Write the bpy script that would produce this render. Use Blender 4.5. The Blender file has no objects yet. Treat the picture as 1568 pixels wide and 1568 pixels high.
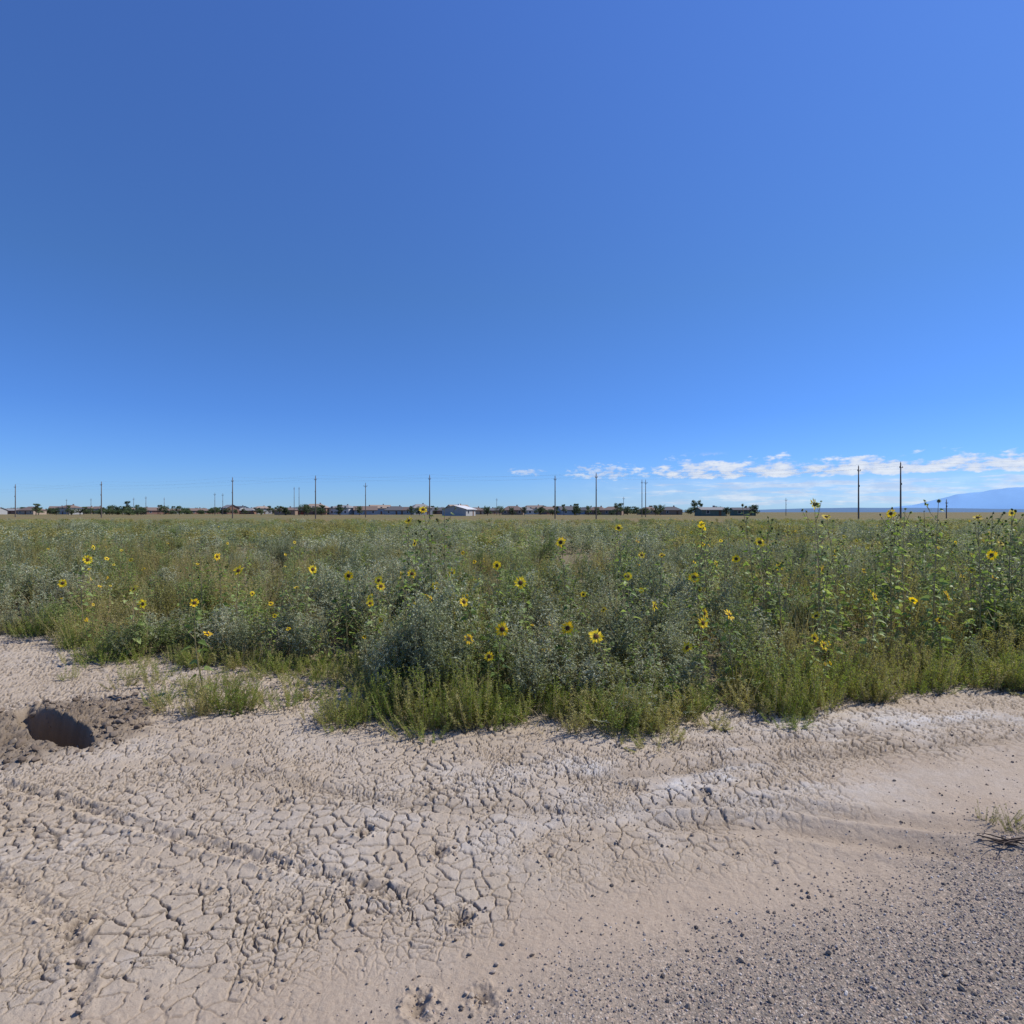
import bpy, math, random
import numpy as np
from mathutils import Vector
random.seed(7); rng=np.random.default_rng(7)
R=math.radians
scene=bpy.context.scene
SUN_AZ=R(72); SUN_EL=R(48)
EYE=1.6

# ------------------------------------------------------------------ noise helpers
TAB=rng.random((256,256))
def vnoise(x,y,s=0):
    x=np.asarray(x,float)+s*17.31; y=np.asarray(y,float)+s*9.77
    xi=np.floor(x).astype(np.int64); yi=np.floor(y).astype(np.int64)
    fx=x-xi; fy=y-yi
    fx=fx*fx*(3-2*fx); fy=fy*fy*(3-2*fy)
    a=TAB[xi&255,yi&255]; b=TAB[(xi+1)&255,yi&255]; c=TAB[xi&255,(yi+1)&255]; d=TAB[(xi+1)&255,(yi+1)&255]
    return (a*(1-fx)+b*fx)*(1-fy)+(c*(1-fx)+d*fx)*fy
def fbm(x,y,o=4,s=0):
    t=0;a=.5;n=0
    for i in range(o):
        t=t+a*vnoise(x*2**i,y*2**i,s+i*3); n+=a; a*=.5
    return t/n
def sstep(a,b,x):
    t=np.clip((x-a)/(b-a),0,1); return t*t*(3-2*t)
J1=rng.random((256,256,2))
def voro_edge(x,y,s=0):
    xi=np.floor(x).astype(np.int64); yi=np.floor(y).astype(np.int64)
    best=np.full(x.shape,1e9); bx=np.zeros_like(x); by=np.zeros_like(x)
    for i in (-1,0,1):
        for j in (-1,0,1):
            jj=J1[(xi+i+s)&255,(yi+j+s*3)&255]
            px=xi+i+jj[...,0]; py=yi+j+jj[...,1]
            d=(px-x)**2+(py-y)**2
            m=d<best
            best=np.where(m,d,best); bx=np.where(m,px,bx); by=np.where(m,py,by)
    e=np.full(x.shape,1e9)
    for i in (-2,-1,0,1,2):
        for j in (-2,-1,0,1,2):
            if abs(i)+abs(j)>3: continue
            jj=J1[(xi+i+s)&255,(yi+j+s*3)&255]
            px=xi+i+jj[...,0]; py=yi+j+jj[...,1]
            dx=px-bx; dy=py-by; L=np.sqrt(dx*dx+dy*dy)
            ok=L>1e-5
            dd=((px+bx)/2-x)*dx+((py+by)/2-y)*dy
            dd=np.where(ok,dd/np.maximum(L,1e-5),1e9)
            e=np.minimum(e,dd)
    return e,bx,by
def polyd(x,y,pts):
    best=np.full(np.shape(x),1e9); al=np.zeros(np.shape(x)); acc=0
    for (ax,ay),(bx,by) in zip(pts[:-1],pts[1:]):
        vx,vy=bx-ax,by-ay; L=math.hypot(vx,vy)
        t=np.clip(((x-ax)*vx+(y-ay)*vy)/(L*L),0,1)
        d=np.hypot(x-ax-t*vx,y-ay-t*vy)
        m=d<best; best=np.where(m,d,best); al=np.where(m,acc+t*L,al); acc+=L
    return best,al

# ------------------------------------------------------------------ layout of the place
EDGE=[(-60,16),(-20,10),(-8,8.2),(-6.57,7.83),(-5.45,7.44),(-4.6,6.5),(-4.08,6.2),(-3.42,6.47),(-2.32,5.96),(-1.35,5.62),(-.90,4.76),(-.40,4.62),(.32,4.66),(1.02,4.56),(1.6,4.80),(2.42,4.90),(3.28,5.4),(4.08,5.75),(4.7,5.50),(5.6,5.5),(8,5.8),(20,7),(60,12)]
EX=np.array([e[0] for e in EDGE]); EY=np.array([e[1] for e in EDGE])
def edge(x): return np.interp(x,EX,EY)+ .16*(vnoise(np.asarray(x)*2.3,0*np.asarray(x),5)-.5)+.14*(vnoise(np.asarray(x)*7,0*np.asarray(x),6)-.5)
TR=[([(-3.2,3.7),(-2.6,3.45),(-1.98,3.17),(-1.2,2.85),(-.3,2.5)],.035,.018,1),
    ([(-3.4,3.45),(-2.7,3.2),(-2.1,2.93),(-1.3,2.62),(-.6,2.36)],.03,.005,1),
    ([(-3.0,3.2),(-2.26,2.69),(-1.8,2.42),(-1.5,2.15),(-1.35,1.8)],.035,.009,1),
    ([(.2,3.65),(.87,3.78),(1.98,3.98),(3.6,4.32),(6,4.6)],.08,.016,0),
    ([(.9,4.1),(1.9,4.25),(3.6,4.68),(6,4.95)],.06,.012,0),
    ([(.5,3.18),(.9,3.14),(1.38,3.11),(2.1,2.86),(3.2,2.75)],.08,.020,0),
    ([(.9,3.38),(1.38,3.36),(2.1,3.12),(3.4,2.98)],.07,.014,0),
    ([(-2.4,4.1),(-1.8,3.87),(-.66,3.35),(.41,3.28),(1.2,3.4)],.06,.011,0)]
FP=[(-1.27,3.38),(-.75,3.06),(.70,3.55),(1.10,3.48),(-.70,2.62),(-.2,2.41),(-1.05,2.75),(.24,3.3),(-.1,2.02),(-.3,2.0),(-1.7,2.4),(-.35,2.9),(-1.9,2.1)]
def clodnoise(x,y): return fbm(x*55,y*55,3,21)
HX,HY=-3.42,4.52
def ground(x,y,fine=True):
    """height + material masks"""
    x=np.asarray(x,float); y=np.asarray(y,float)
    near=1-sstep(8,14,y); near=near*sstep(-3,0,y)
    h=.05*(fbm(x*.35,y*.35,3,1)-.5)*near+.028*(fbm(x*1.6,y*1.6,4,2)-.5)*near
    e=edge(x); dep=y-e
    h=h+.05*sstep(-.3,1.2,dep)*near
    sg=(1.90+.5*x-y)+.50*(fbm(x*2.2,y*2.2,4,8)-.5)
    gravel=sstep(-.45,.5,sg)*sstep(-6,-1,x)
    sand=sstep(-1.0,-.2,sg+.6*(fbm(x*1.3,y*1.3,3,12)-.5))
    white=np.exp(-(((x-1.4)/1.3)**2+((y-3.75)/.5)**2))*1.0+np.exp(-(((x-3.6)/1.6)**2+((y-4.6)/.4)**2))*.9+.4*np.exp(-(((x-.2)/1.0)**2+((y-3.0)/.4)**2))
    white=np.clip(white*sstep(.35,.65,fbm(x*2.6,y*3.4,5,14))*1.1+.2*sstep(.5,.7,fbm(x*1.8,y*2.2,4,31)),0,1)*(1-gravel)
    moist_dark=np.zeros_like(h)
    hx,hy=x-HX,y-HY
    ca,sa=math.cos(R(-36)),math.sin(R(-36))
    u=hx*ca+hy*sa; v=-hx*sa+hy*ca
    wob=.25*(fbm(x*5,y*5,3,40)-.5)
    r_in=np.sqrt((u/.66)**2+(v/.15)**2)+wob*1.5
    r_out=np.sqrt((hx/.78)**2+(hy/.74)**2)+wob*1.6
    crack=np.zeros_like(h)
    if fine:
        lum=(fbm(x*14,y*14,4,6)-.5)
        rough=.3+.7*sstep(.42,.7,fbm(x*1.1,y*1.1,3,44))
        h=h+.012*lum*near*rough*(1-.5*sand)+.0045*(fbm(x*45,y*45,3,7)-.5)*near
        wx=x+.05*(fbm(x*7,y*7,3,50)-.5)*2+.010*(vnoise(x*50,y*50,51)-.5); wy=y+.05*(fbm(x*7,y*7,3,60)-.5)*2+.010*(vnoise(x*50,y*50,61)-.5)
        m=(y<9)&(y>.8)
        c1=np.zeros_like(h); c2=np.zeros_like(h); til=np.zeros_like(h)
        if m.any():
            X=wx[m];Y=wy[m]
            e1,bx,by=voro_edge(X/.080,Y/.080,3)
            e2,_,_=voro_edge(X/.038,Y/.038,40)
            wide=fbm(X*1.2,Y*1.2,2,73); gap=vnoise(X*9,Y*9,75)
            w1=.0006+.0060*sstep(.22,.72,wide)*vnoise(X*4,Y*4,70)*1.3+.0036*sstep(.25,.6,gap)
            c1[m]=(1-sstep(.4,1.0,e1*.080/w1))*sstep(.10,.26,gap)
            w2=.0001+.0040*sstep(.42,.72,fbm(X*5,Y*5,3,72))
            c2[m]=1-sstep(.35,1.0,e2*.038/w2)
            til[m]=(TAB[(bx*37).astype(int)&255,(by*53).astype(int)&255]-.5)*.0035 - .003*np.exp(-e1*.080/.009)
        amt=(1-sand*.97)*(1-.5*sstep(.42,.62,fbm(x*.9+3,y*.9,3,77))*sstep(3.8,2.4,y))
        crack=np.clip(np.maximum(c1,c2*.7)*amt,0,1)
        h=h-.014*crack+til*amt
        soft=fbm(x*6,y*6,3,88)
        for pts,w,dp,tread in TR:
            d,al=polyd(x,y,pts)
            d=d+.02*(soft-.5)
            g=np.exp(-(d/w)**2)
            rim=np.exp(-((d-w*1.7)/(w*.5))**2)
            L=sum(math.hypot(b[0]-a[0],b[1]-a[1]) for a,b in zip(pts[:-1],pts[1:]))
            fade=sstep(0,.25,al)*(1-sstep(L-.25,L,al))*(.25+1.2*soft)
            h=h+fade*(-dp*g+dp*.5*rim)
            if tread:
                n=clodnoise(x,y)
                h=h+fade*(g+rim*.7)*.018*(n-.5)+fade*g*.004*np.sin(al*2*math.pi/.07)
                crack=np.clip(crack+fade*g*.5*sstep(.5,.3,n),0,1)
            else: moist_dark=np.maximum(moist_dark,.30*g*fade)  # rut floors simply darker along the centre
        for fx,fy in FP:
            d=np.hypot(x-fx,(y-fy)*.8)+.07*(fbm(x*18,y*18,3,90)-.5)
            g=np.exp(-(d/.030)**2)
            h=h-.022*g+.014*np.exp(-((d-.05)/.016)**2)*(clodnoise(x,y)-.25)*1.5
            moist_dark=np.maximum(moist_dark,.6*g)  # footprints simply darker towards the middle
        h=h+gravel*.0035*(vnoise(x*110,y*110,33)-.5)
    dirt=(1-sstep(.72,1.08,r_out))
    h=h+dirt*(.03+.055*(fbm(x*11,y*11,4,9)-.5)*(1 if fine else 0))
    h=h-.40*(1-sstep(.62,1.05,r_in))
    moist_dark=np.clip(np.maximum(moist_dark,dirt*(.85+.5*(fbm(x*8,y*8,3,10)-.5))),0,1)
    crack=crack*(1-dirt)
    return h,crack,gravel,sand,white,moist_dark,dep

# ------------------------------------------------------------------ material helpers
def new_mat(name):
    m=bpy.data.materials.new(name); m.use_nodes=True
    nt=m.node_tree; nt.nodes.clear()
    out=nt.nodes.new('ShaderNodeOutputMaterial')
    return m,nt,out
class NB:
    def __init__(s,nt): s.nt=nt
    def n(s,t,**k):
        nd=s.nt.nodes.new(t)
        for a,b in k.items(): setattr(nd,a,b)
        return nd
    def l(s,a,b): s.nt.links.new(a,b)
    def set(s,sock,v):
        if isinstance(v,bpy.types.NodeSocket): s.l(v,sock)
        else: sock.default_value=v
    def math(s,op,a,b=0.0,c=None,clamp=False):
        nd=s.n('ShaderNodeMath',operation=op,use_clamp=clamp)
        s.set(nd.inputs[0],a); s.set(nd.inputs[1],b)
        if c is not None: s.set(nd.inputs[2],c)
        return nd.outputs[0]
    def mix(s,f,a,b,blend='MIX'):
        nd=s.n('ShaderNodeMix',data_type='RGBA',blend_type=blend)
        s.set(nd.inputs[0],f)
        s.set(nd.inputs[6],a if isinstance(a,bpy.types.NodeSocket) else (*a,1)); s.set(nd.inputs[7],b if isinstance(b,bpy.types.NodeSocket) else (*b,1))
        return nd.outputs[2]
    def noise(s,vec,scale,detail=4,rough=.55):
        nd=s.n('ShaderNodeTexNoise'); 
        if vec is not None: s.l(vec,nd.inputs['Vector'])
        nd.inputs['Scale'].default_value=scale; nd.inputs['Detail'].default_value=detail; nd.inputs['Roughness'].default_value=rough
        return nd.outputs[0]
    def mr(s,v,a,b,c=0.,d=1.,smooth=False):
        nd=s.n('ShaderNodeMapRange'); 
        if smooth: nd.interpolation_type='SMOOTHSTEP'
        s.set(nd.inputs[0],v); nd.inputs[1].default_value=a; nd.inputs[2].default_value=b; nd.inputs[3].default_value=c; nd.inputs[4].default_value=d
        return nd.outputs[0]
    def attr(s,name):
        nd=s.n('ShaderNodeAttribute'); nd.attribute_name=name; return nd.outputs['Fac']
    def ramp(s,f,stops,interp='LINEAR'):
        nd=s.n('ShaderNodeValToRGB'); nd.color_ramp.interpolation=interp
        cr=nd.color_ramp
        while len(cr.elements)<len(stops): cr.elements.new(.5)
        for e,(p,c) in zip(cr.elements,stops): e.position=p; e.color=(*c,1)
        s.l(f,nd.inputs[0]); return nd.outputs[0]

def simple_mat(name,c1,c2=None,scale=8,rough=.8,bump=0,metal=0):
    m,nt,out=new_mat(name); b=NB(nt)
    p=b.n('ShaderNodeBsdfPrincipled'); p.inputs['Roughness'].default_value=rough; p.inputs['Metallic'].default_value=metal
    p.inputs['Specular IOR Level'].default_value=.25
    tc=b.n('ShaderNodeTexCoord').outputs['Object']
    nz=b.noise(tc,scale,5)
    b.l(b.mix(nz,c1,c2 or tuple(x*.7 for x in c1)),p.inputs['Base Color'])
    b.l(p.outputs[0],out.inputs[0]); return m

def leaf_mat(name,cols,trans=.3,rough=.55,tint=None):
    m,nt,out=new_mat(name); b=NB(nt)
    lv=b.attr('lv'); oi=b.n('ShaderNodeObjectInfo').outputs['Random']
    f=b.math('ADD',b.math('MULTIPLY',lv,.45),b.math('MULTIPLY',oi,.55))
    col=b.ramp(f,[(0.1,cols[0]),(.5,cols[1]),(.9,cols[2])])
    p=b.n('ShaderNodeBsdfPrincipled'); p.inputs['Roughness'].default_value=rough; p.inputs['Specular IOR Level'].default_value=.3
    b.l(col,p.inputs['Base Color'])
    if trans>0:
        t=b.n('ShaderNodeBsdfTranslucent'); b.l(b.mix(1.0,col,(1.5,1.5,.8),'MULTIPLY'),t.inputs['Color'])
        mx=b.n('ShaderNodeMixShader'); mx.inputs[0].default_value=trans
        b.l(p.outputs[0],mx.inputs[1]); b.l(t.outputs[0],mx.inputs[2]); b.l(mx.outputs[0],out.inputs[0])
    else: b.l(p.outputs[0],out.inputs[0])
    return m

# ------------------------------------------------------------------ ground sheet
def ground_mat():
    m,nt,out=new_mat('dry_earth'); b=NB(nt)
    geo=b.n('ShaderNodeNewGeometry').outputs['Position']
    sx=b.n('ShaderNodeSeparateXYZ'); b.l(geo,sx.inputs[0]); Y=sx.outputs[1]
    n1=b.noise(geo,1.3,5); n2=b.noise(geo,9,6,.65); n3=b.noise(geo,70,5,.7); n4=b.noise(geo,330,3,.7)
    soil=b.mix(b.mr(n1,.35,.65),(.405,.328,.24),(.47,.392,.302))
    soil=b.mix(b.mr(n2,.35,.7),soil,(.365,.29,.213))
    soil=b.mix(b.mr(n2,.52,.75),soil,(.49,.42,.34))
    white=b.attr('white')
    soil=b.mix(b.math('MULTIPLY',white,b.mr(n2,.25,.6),clamp=True),soil,(.55,.515,.47))
    sand=b.attr('sand'); sandc=b.mix(b.mr(n3,.3,.7),(.35,.265,.19),(.455,.365,.275))
    soil=b.mix(b.math('MULTIPLY',sand,b.math('SUBTRACT',.8,b.math('MULTIPLY',white,.6))),soil,sandc)
    vo=b.n('ShaderNodeTexVoronoi'); b.l(geo,vo.inputs['Vector']); vo.inputs['Scale'].default_value=120
    sp=b.n('ShaderNodeSeparateColor'); b.l(vo.outputs['Color'],sp.inputs[0])
    gc=b.ramp(sp.outputs[0],[(0,(.13,.12,.11)),(.3,(.23,.205,.18)),(.6,(.32,.265,.215)),(.8,(.44,.33,.25)),(1,(.54,.48,.40))])
    gc=b.mix(b.mr(vo.outputs['Distance'],.35,.75),gc,(.20,.165,.13))
    gv=b.attr('gravel')
    gf=b.math('MULTIPLY',gv,1.15); gf=b.math('SUBTRACT',gf,b.math('MULTIPLY',b.mr(n3,.35,.65),.35),clamp=True)
    soil=b.mix(gf,soil,gc)
    soil=b.mix(b.math('MULTIPLY',b.mr(n4,.55,.8),.35),soil,(.22,.17,.13))
    soil=b.mix(b.attr('moist_dark'),soil,b.mix(n3,(.12,.088,.058),(.22,.17,.12)))
    soil=b.mix(b.math('MULTIPLY',b.attr('crack'),.8),soil,(.11,.085,.062))  # deep crack soil, with the shade of its depth painted in
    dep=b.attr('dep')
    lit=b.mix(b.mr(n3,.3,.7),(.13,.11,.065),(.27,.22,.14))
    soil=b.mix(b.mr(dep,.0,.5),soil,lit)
    mp=b.n('ShaderNodeMapping'); b.l(geo,mp.inputs[0]); mp.inputs['Scale'].default_value=(1,.35,1)
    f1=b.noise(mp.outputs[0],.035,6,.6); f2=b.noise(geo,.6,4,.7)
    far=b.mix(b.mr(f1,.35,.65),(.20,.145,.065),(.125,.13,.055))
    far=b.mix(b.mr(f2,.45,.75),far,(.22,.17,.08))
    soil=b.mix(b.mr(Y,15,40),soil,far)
    soil=b.mix(b.mr(Y,900,9000),soil,(.12,.16,.22))  # far plain fades to blue: distance haze put into the ground colour
    p=b.n('ShaderNodeBsdfPrincipled'); p.inputs['Roughness'].default_value=.95; p.inputs['Specular IOR Level'].default_value=.1
    b.l(soil,p.inputs['Base Color'])
    hgt=b.math('ADD',b.math('MULTIPLY',n3,.006),b.math('MULTIPLY',n4,.0028))
    hgt=b.math('ADD',hgt,b.math('MULTIPLY',b.math('MULTIPLY',gf,b.math('SUBTRACT',1.,vo.outputs['Distance'])),.005))
    bp=b.n('ShaderNodeBump'); bp.inputs['Strength'].default_value=.85; bp.inputs['Distance'].default_value=1.0
    b.l(hgt,bp.inputs['Height'])
    b.l(bp.outputs[0],p.inputs['Normal']); b.l(p.outputs[0],out.inputs[0]); return m

def build_ground():
    ys=[-60,-40,-25,-15,-8,-4,-2,-1,0,.5,.9,1.2,1.4]
    y=1.4
    while y<9.5:
        y+=max(.0036,.00075*y*y); ys.append(y)
    st=.09
    while y<45000: y+=st; st*=1.12; ys.append(y)
    ys=np.array(ys); NC=1750
    s=np.linspace(-1,1,NC); s=.75*s+.25*s**3
    W=np.where(ys>=0,1.17*np.sqrt(ys**2+3),1.17*math.sqrt(3)-ys*3)
    X=W[:,None]*s[None,:]; Y=np.repeat(ys[:,None],NC,1)
    h,cr,gr,sa,wh,mo,dep=ground(X.ravel(),Y.ravel())
    co=np.stack([X.ravel(),Y.ravel(),h],1).astype(np.float32)
    nr=len(ys); i=np.arange(nr-1)[:,None]*NC+np.arange(NC-1)[None,:]
    q=np.stack([i,i+1,i+NC+1,i+NC],-1).reshape(-1,4).astype(np.int32)
    me=bpy.data.meshes.new('ground'); me.vertices.add(len(co)); me.vertices.foreach_set('co',co.ravel())
    me.loops.add(q.size); me.loops.foreach_set('vertex_index',q.ravel())
    me.polygons.add(len(q)); me.polygons.foreach_set('loop_start',np.arange(0,q.size,4,dtype=np.int32))
    me.polygons.foreach_set('use_smooth',np.ones(len(q),bool))
    me.update(calc_edges=True)
    for nm,a in (('crack',cr),('gravel',gr),('sand',sa),('white',wh),('moist_dark',mo),('dep',np.clip(dep,-5,5))):
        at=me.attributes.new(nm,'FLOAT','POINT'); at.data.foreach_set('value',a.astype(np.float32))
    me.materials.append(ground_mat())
    ob=bpy.data.objects.new('ground',me); scene.collection.objects.link(ob)
    print('ground verts',len(co))
build_ground()
def gz(x,y): return ground(np.atleast_1d(x),np.atleast_1d(y),False)[0]

# ------------------------------------------------------------------ mesh builder
class MB:
    def __init__(s): s.v=[];s.f=[];s.m=[];s.a=[]
    def face(s,pts,mi,lv):
        n=len(s.v); s.v.extend([tuple(p) for p in pts]); s.f.append(tuple(range(n,n+len(pts)))); s.m.append(mi); s.a.append(lv)
    def tube(s,pts,rad,mi,sides=4,lv=.5):
        pts=[Vector(p) for p in pts]; base=len(s.v)
        for i,p in enumerate(pts):
            t=(pts[min(i+1,len(pts)-1)]-pts[max(i-1,0)]).normalized()
            u=t.orthogonal().normalized(); w=t.cross(u)
            if i==0: u0=u
            else:
                u=(u0-t*u0.dot(t)).normalized(); w=t.cross(u); u0=u
            r=rad[i] if hasattr(rad,'__len__') else rad
            for k in range(sides):
                a=2*math.pi*k/sides; s.v.append(tuple(p+(u*math.cos(a)+w*math.sin(a))*r))
        for i in range(len(pts)-1):
            for k in range(sides):
                a=base+i*sides+k; b=base+i*sides+(k+1)%sides
                s.f.append((a,b,b+sides,a+sides)); s.m.append(mi); s.a.append(lv)
        s.f.append(tuple(base+(len(pts)-1)*sides+k for k in range(sides))); s.m.append(mi); s.a.append(lv)
    def leaf(s,p,d,L,W,mi,lv,n=None,fold=.15):
        d=d.normalized()
        sd=d.cross(n if n is not None else Vector((random.gauss(0,1),random.gauss(0,1),random.gauss(0,1))))
        if sd.length<1e-4: sd=d.orthogonal()
        sd.normalize(); mid=p+d*L*.45
        s.face([p,mid+sd*W*.5,p+d*L+Vector((0,0,-L*fold)),mid-sd*W*.5],mi,lv)
    def box(s,x0,x1,y0,y1,z0,z1,mi,lv=.5):
        c=[(x0,y0,z0),(x1,y0,z0),(x1,y1,z0),(x0,y1,z0),(x0,y0,z1),(x1,y0,z1),(x1,y1,z1),(x0,y1,z1)]
        for f in ((0,3,2,1),(4,5,6,7),(0,1,5,4),(1,2,6,5),(2,3,7,6),(3,0,4,7)):
            s.face([c[i] for i in f],mi,lv)
    def mesh(s,name,mats,smooth=False):
        me=bpy.data.meshes.new(name); me.from_pydata(s.v,[],s.f)
        for m in mats: me.materials.append(m)
        me.polygons.foreach_set('material_index',s.m)
        if smooth: me.polygons.foreach_set('use_smooth',[True]*len(s.f))
        at=me.attributes.new('lv','FLOAT','FACE'); at.data.foreach_set('value',s.a)
        me.update(); return me
def obj(name,me,loc=(0,0,0),rot=(0,0,0),sc=1,parent=None,link=True):
    o=bpy.data.objects.new(name,me); o.location=loc; o.rotation_euler=rot
    o.scale=(sc,sc,sc) if not hasattr(sc,'__len__') else sc
    if link: scene.collection.objects.link(o)
    if parent: o.parent=parent
    return o
def scatter(name,meshes,pts,rots,scl,idx):
    col=bpy.data.collections.new(name+'_parts')
    for i,me in enumerate(meshes): col.objects.link(bpy.data.objects.new('%s_part_%02d'%(name,i),me))
    me=bpy.data.meshes.new(name); me.vertices.add(len(pts)); me.vertices.foreach_set('co',np.asarray(pts,np.float32).ravel())
    a=me.attributes.new('rot','FLOAT_VECTOR','POINT'); a.data.foreach_set('vector',np.asarray(rots,np.float32).ravel())
    a=me.attributes.new('scl','FLOAT_VECTOR','POINT')
    scl=np.asarray(scl,np.float32)
    if scl.ndim==1: scl=np.repeat(scl[:,None],3,1)
    a.data.foreach_set('vector',scl.ravel())
    a=me.attributes.new('idx','INT','POINT'); a.data.foreach_set('value',np.asarray(idx,np.int32))
    me.update(); o=obj(name,me)
    ng=bpy.data.node_groups.new(name+'_scatter','GeometryNodeTree')
    ng.interface.new_socket('Geometry',in_out='INPUT',socket_type='NodeSocketGeometry'); ng.interface.new_socket('Geometry',in_out='OUTPUT',socket_type='NodeSocketGeometry')
    N=ng.nodes.new; gi=N('NodeGroupInput'); go=N('NodeGroupOutput'); ip=N('GeometryNodeInstanceOnPoints'); ci=N('GeometryNodeCollectionInfo')
    ci.inputs['Collection'].default_value=col; ci.inputs['Separate Children'].default_value=True; ci.inputs['Reset Children'].default_value=True
    def na(n,t):
        d=N('GeometryNodeInputNamedAttribute'); d.data_type=t; d.inputs['Name'].default_value=n
        return [s for s in d.outputs if s.enabled and s.name=='Attribute'][0]
    L=ng.links.new
    L(gi.outputs[0],ip.inputs['Points']); L(ci.outputs[0],ip.inputs['Instance']); ip.inputs['Pick Instance'].default_value=True
    L(na('idx','INT'),ip.inputs['Instance Index']); L(na('rot','FLOAT_VECTOR'),ip.inputs['Rotation']); L(na('scl','FLOAT_VECTOR'),ip.inputs['Scale'])
    L(ip.outputs[0],go.inputs[0])
    md=o.modifiers.new('scatter','NODES'); md.node_group=ng
    return o

# ------------------------------------------------------------------ plants
M_sage=leaf_mat('sage_leaf',[(.14,.17,.09),(.31,.34,.21),(.50,.51,.37)],.28)
M_green=leaf_mat('green_weed_leaf',[(.10,.145,.04),(.23,.285,.10),(.37,.42,.19)],.35)
M_yel=leaf_mat('yellowing_weed_leaf',[(.20,.19,.06),(.35,.33,.12),(.48,.42,.19)],.35)
M_grass=leaf_mat('bright_grass_blade',[(.12,.18,.03),(.23,.29,.055),(.37,.35,.12)],.4)
M_dry=leaf_mat('dry_grass_blade',[(.24,.19,.09),(.36,.29,.15),(.46,.38,.22)],.3)
M_stem=leaf_mat('weed_stem',[(.15,.14,.06),(.26,.21,.10),(.36,.27,.15)],.0)
M_sfleaf=leaf_mat('sunflower_leaf',[(.10,.16,.035),(.22,.30,.085),(.38,.45,.18)],.42,.5)
M_petal=leaf_mat('sunflower_petal',[(.88,.54,.01),(.95,.66,.015),(.97,.75,.03)],.35,.6)
M_disc=leaf_mat('sunflower_disc',[(.05,.022,.01),(.085,.035,.012),(.15,.07,.02)],0,.9)
M_seed=leaf_mat('dry_seed_head',[(.05,.042,.018),(.10,.085,.035),(.17,.15,.05)],0,.9)

def bush(seed,mat,h=.9,spread=.42,stems=26,lf=46,L=.032,W=.008,upright=.5,spikes=True):
    random.seed(seed); mb=MB()
    for s in range(stems):
        a=random.uniform(0,2*math.pi); r=abs(random.gauss(0,.45)); H=h*random.uniform(.55,1.05)*(1-.35*min(r,1)**2)
        tip=Vector((math.cos(a)*spread*min(r,1.3),math.sin(a)*spread*min(r,1.3),H))
        b0=Vector((math.cos(a)*.03,math.sin(a)*.03,0)); c=b0.lerp(tip,.5)+Vector((math.cos(a),math.sin(a),0))*spread*.22*random.random()
        pts=[b0,b0.lerp(c,.5),c,c.lerp(tip,.5)+Vector((random.gauss(0,.015),random.gauss(0,.015),0)),tip]
        mb.tube(pts,[.004,.0035,.0028,.002,.001],1,3,random.random())
        shade=random.random()
        for k in range(7):
            t=random.uniform(.22,.98); seg=min(int(t*4),3); p=pts[seg].lerp(pts[seg+1],t*4-seg)
            a2=random.uniform(0,2*math.pi); l2=random.uniform(.07,.20)*(1.15-t*.7)
            d=Vector((math.cos(a2)*(1-upright),math.sin(a2)*(1-upright),upright+.2*random.random())).normalized()
            mb.tube([p,p+d*l2],[.0015,.0008],1,3,random.random())
            for q in range(int(lf/6)):
                u=random.random()**.8; pp=p+d*l2*u
                ld=(d*.5+Vector((random.gauss(0,1),random.gauss(0,1),random.gauss(.25,.8))).normalized()).normalized()
                mb.leaf(pp,ld,L*random.uniform(.5,1.2),W*random.uniform(.7,1.3),0,min(1,max(0,.6*shade+.4*random.random()+ .15*(t-.5))))
        if spikes:
            for q in range(16):
                t=random.uniform(.45,1); seg=min(int(t*4),3); p=pts[seg].lerp(pts[seg+1],t*4-seg)
                ld=Vector((random.gauss(0,1),random.gauss(0,1),random.gauss(.4,.6)))
                mb.leaf(p,ld,L*.8,W,0,min(1,.6*shade+.4*random.random()+.15))
    return mb.mesh('weed_bush',[mat,M_stem])
def tuft(seed,mat,h=.35,blades=90,spread=.12,W=.005,lean=.35):
    random.seed(seed); mb=MB()
    for i in range(blades):
        a=random.uniform(0,2*math.pi); r=spread*math.sqrt(random.random()); p=Vector((math.cos(a)*r,math.sin(a)*r,-.01))
        H=h*random.uniform(.45,1.05); b=a+random.gauss(0,.6); ln=lean*random.uniform(.1,1)*H
        m=p+Vector((math.cos(b)*ln*.35,math.sin(b)*ln*.35,H*.6)); t=p+Vector((math.cos(b)*ln,math.sin(b)*ln,H))
        sa=random.uniform(0,math.pi); sd=Vector((math.cos(sa),math.sin(sa),0))*W*.5*random.uniform(.6,1.3); lv=random.random()
        mb.face([p-sd,p+sd,m+sd*.8,m-sd*.8],0,lv); mb.face([m-sd*.8,m+sd*.8,t],0,lv)
    return mb.mesh('grass_tuft',[mat])
def kochia(seed,mat,h=.4,stems=14,spread=.13):
    random.seed(seed); mb=MB()
    for s in range(stems):
        a=random.uniform(0,2*math.pi); r=spread*math.sqrt(random.random()); H=h*random.uniform(.4,1.1)
        p=Vector((math.cos(a)*r,math.sin(a)*r,-.01)); t=p+Vector((math.cos(a)*r*.8+random.gauss(0,.03),math.sin(a)*r*.8+random.gauss(0,.03),H))
        mb.tube([p,p.lerp(t,.5)+Vector((random.gauss(0,.008),random.gauss(0,.008),0)),t],[.003,.002,.001],1,3,random.random()); sh=random.random()
        for k in range(int(H*220)):
            u=random.uniform(.12,1); pp=p.lerp(t,u); b=random.uniform(0,2*math.pi)
            mb.leaf(pp,Vector((math.cos(b)*.9,math.sin(b)*.9,random.uniform(.1,1.2))),random.uniform(.018,.042)*(1.15-.5*u),.0055,0,min(1,.55*sh+.45*random.random()),fold=.05)
    return mb.mesh('kochia_weed',[mat,M_stem])

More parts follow.
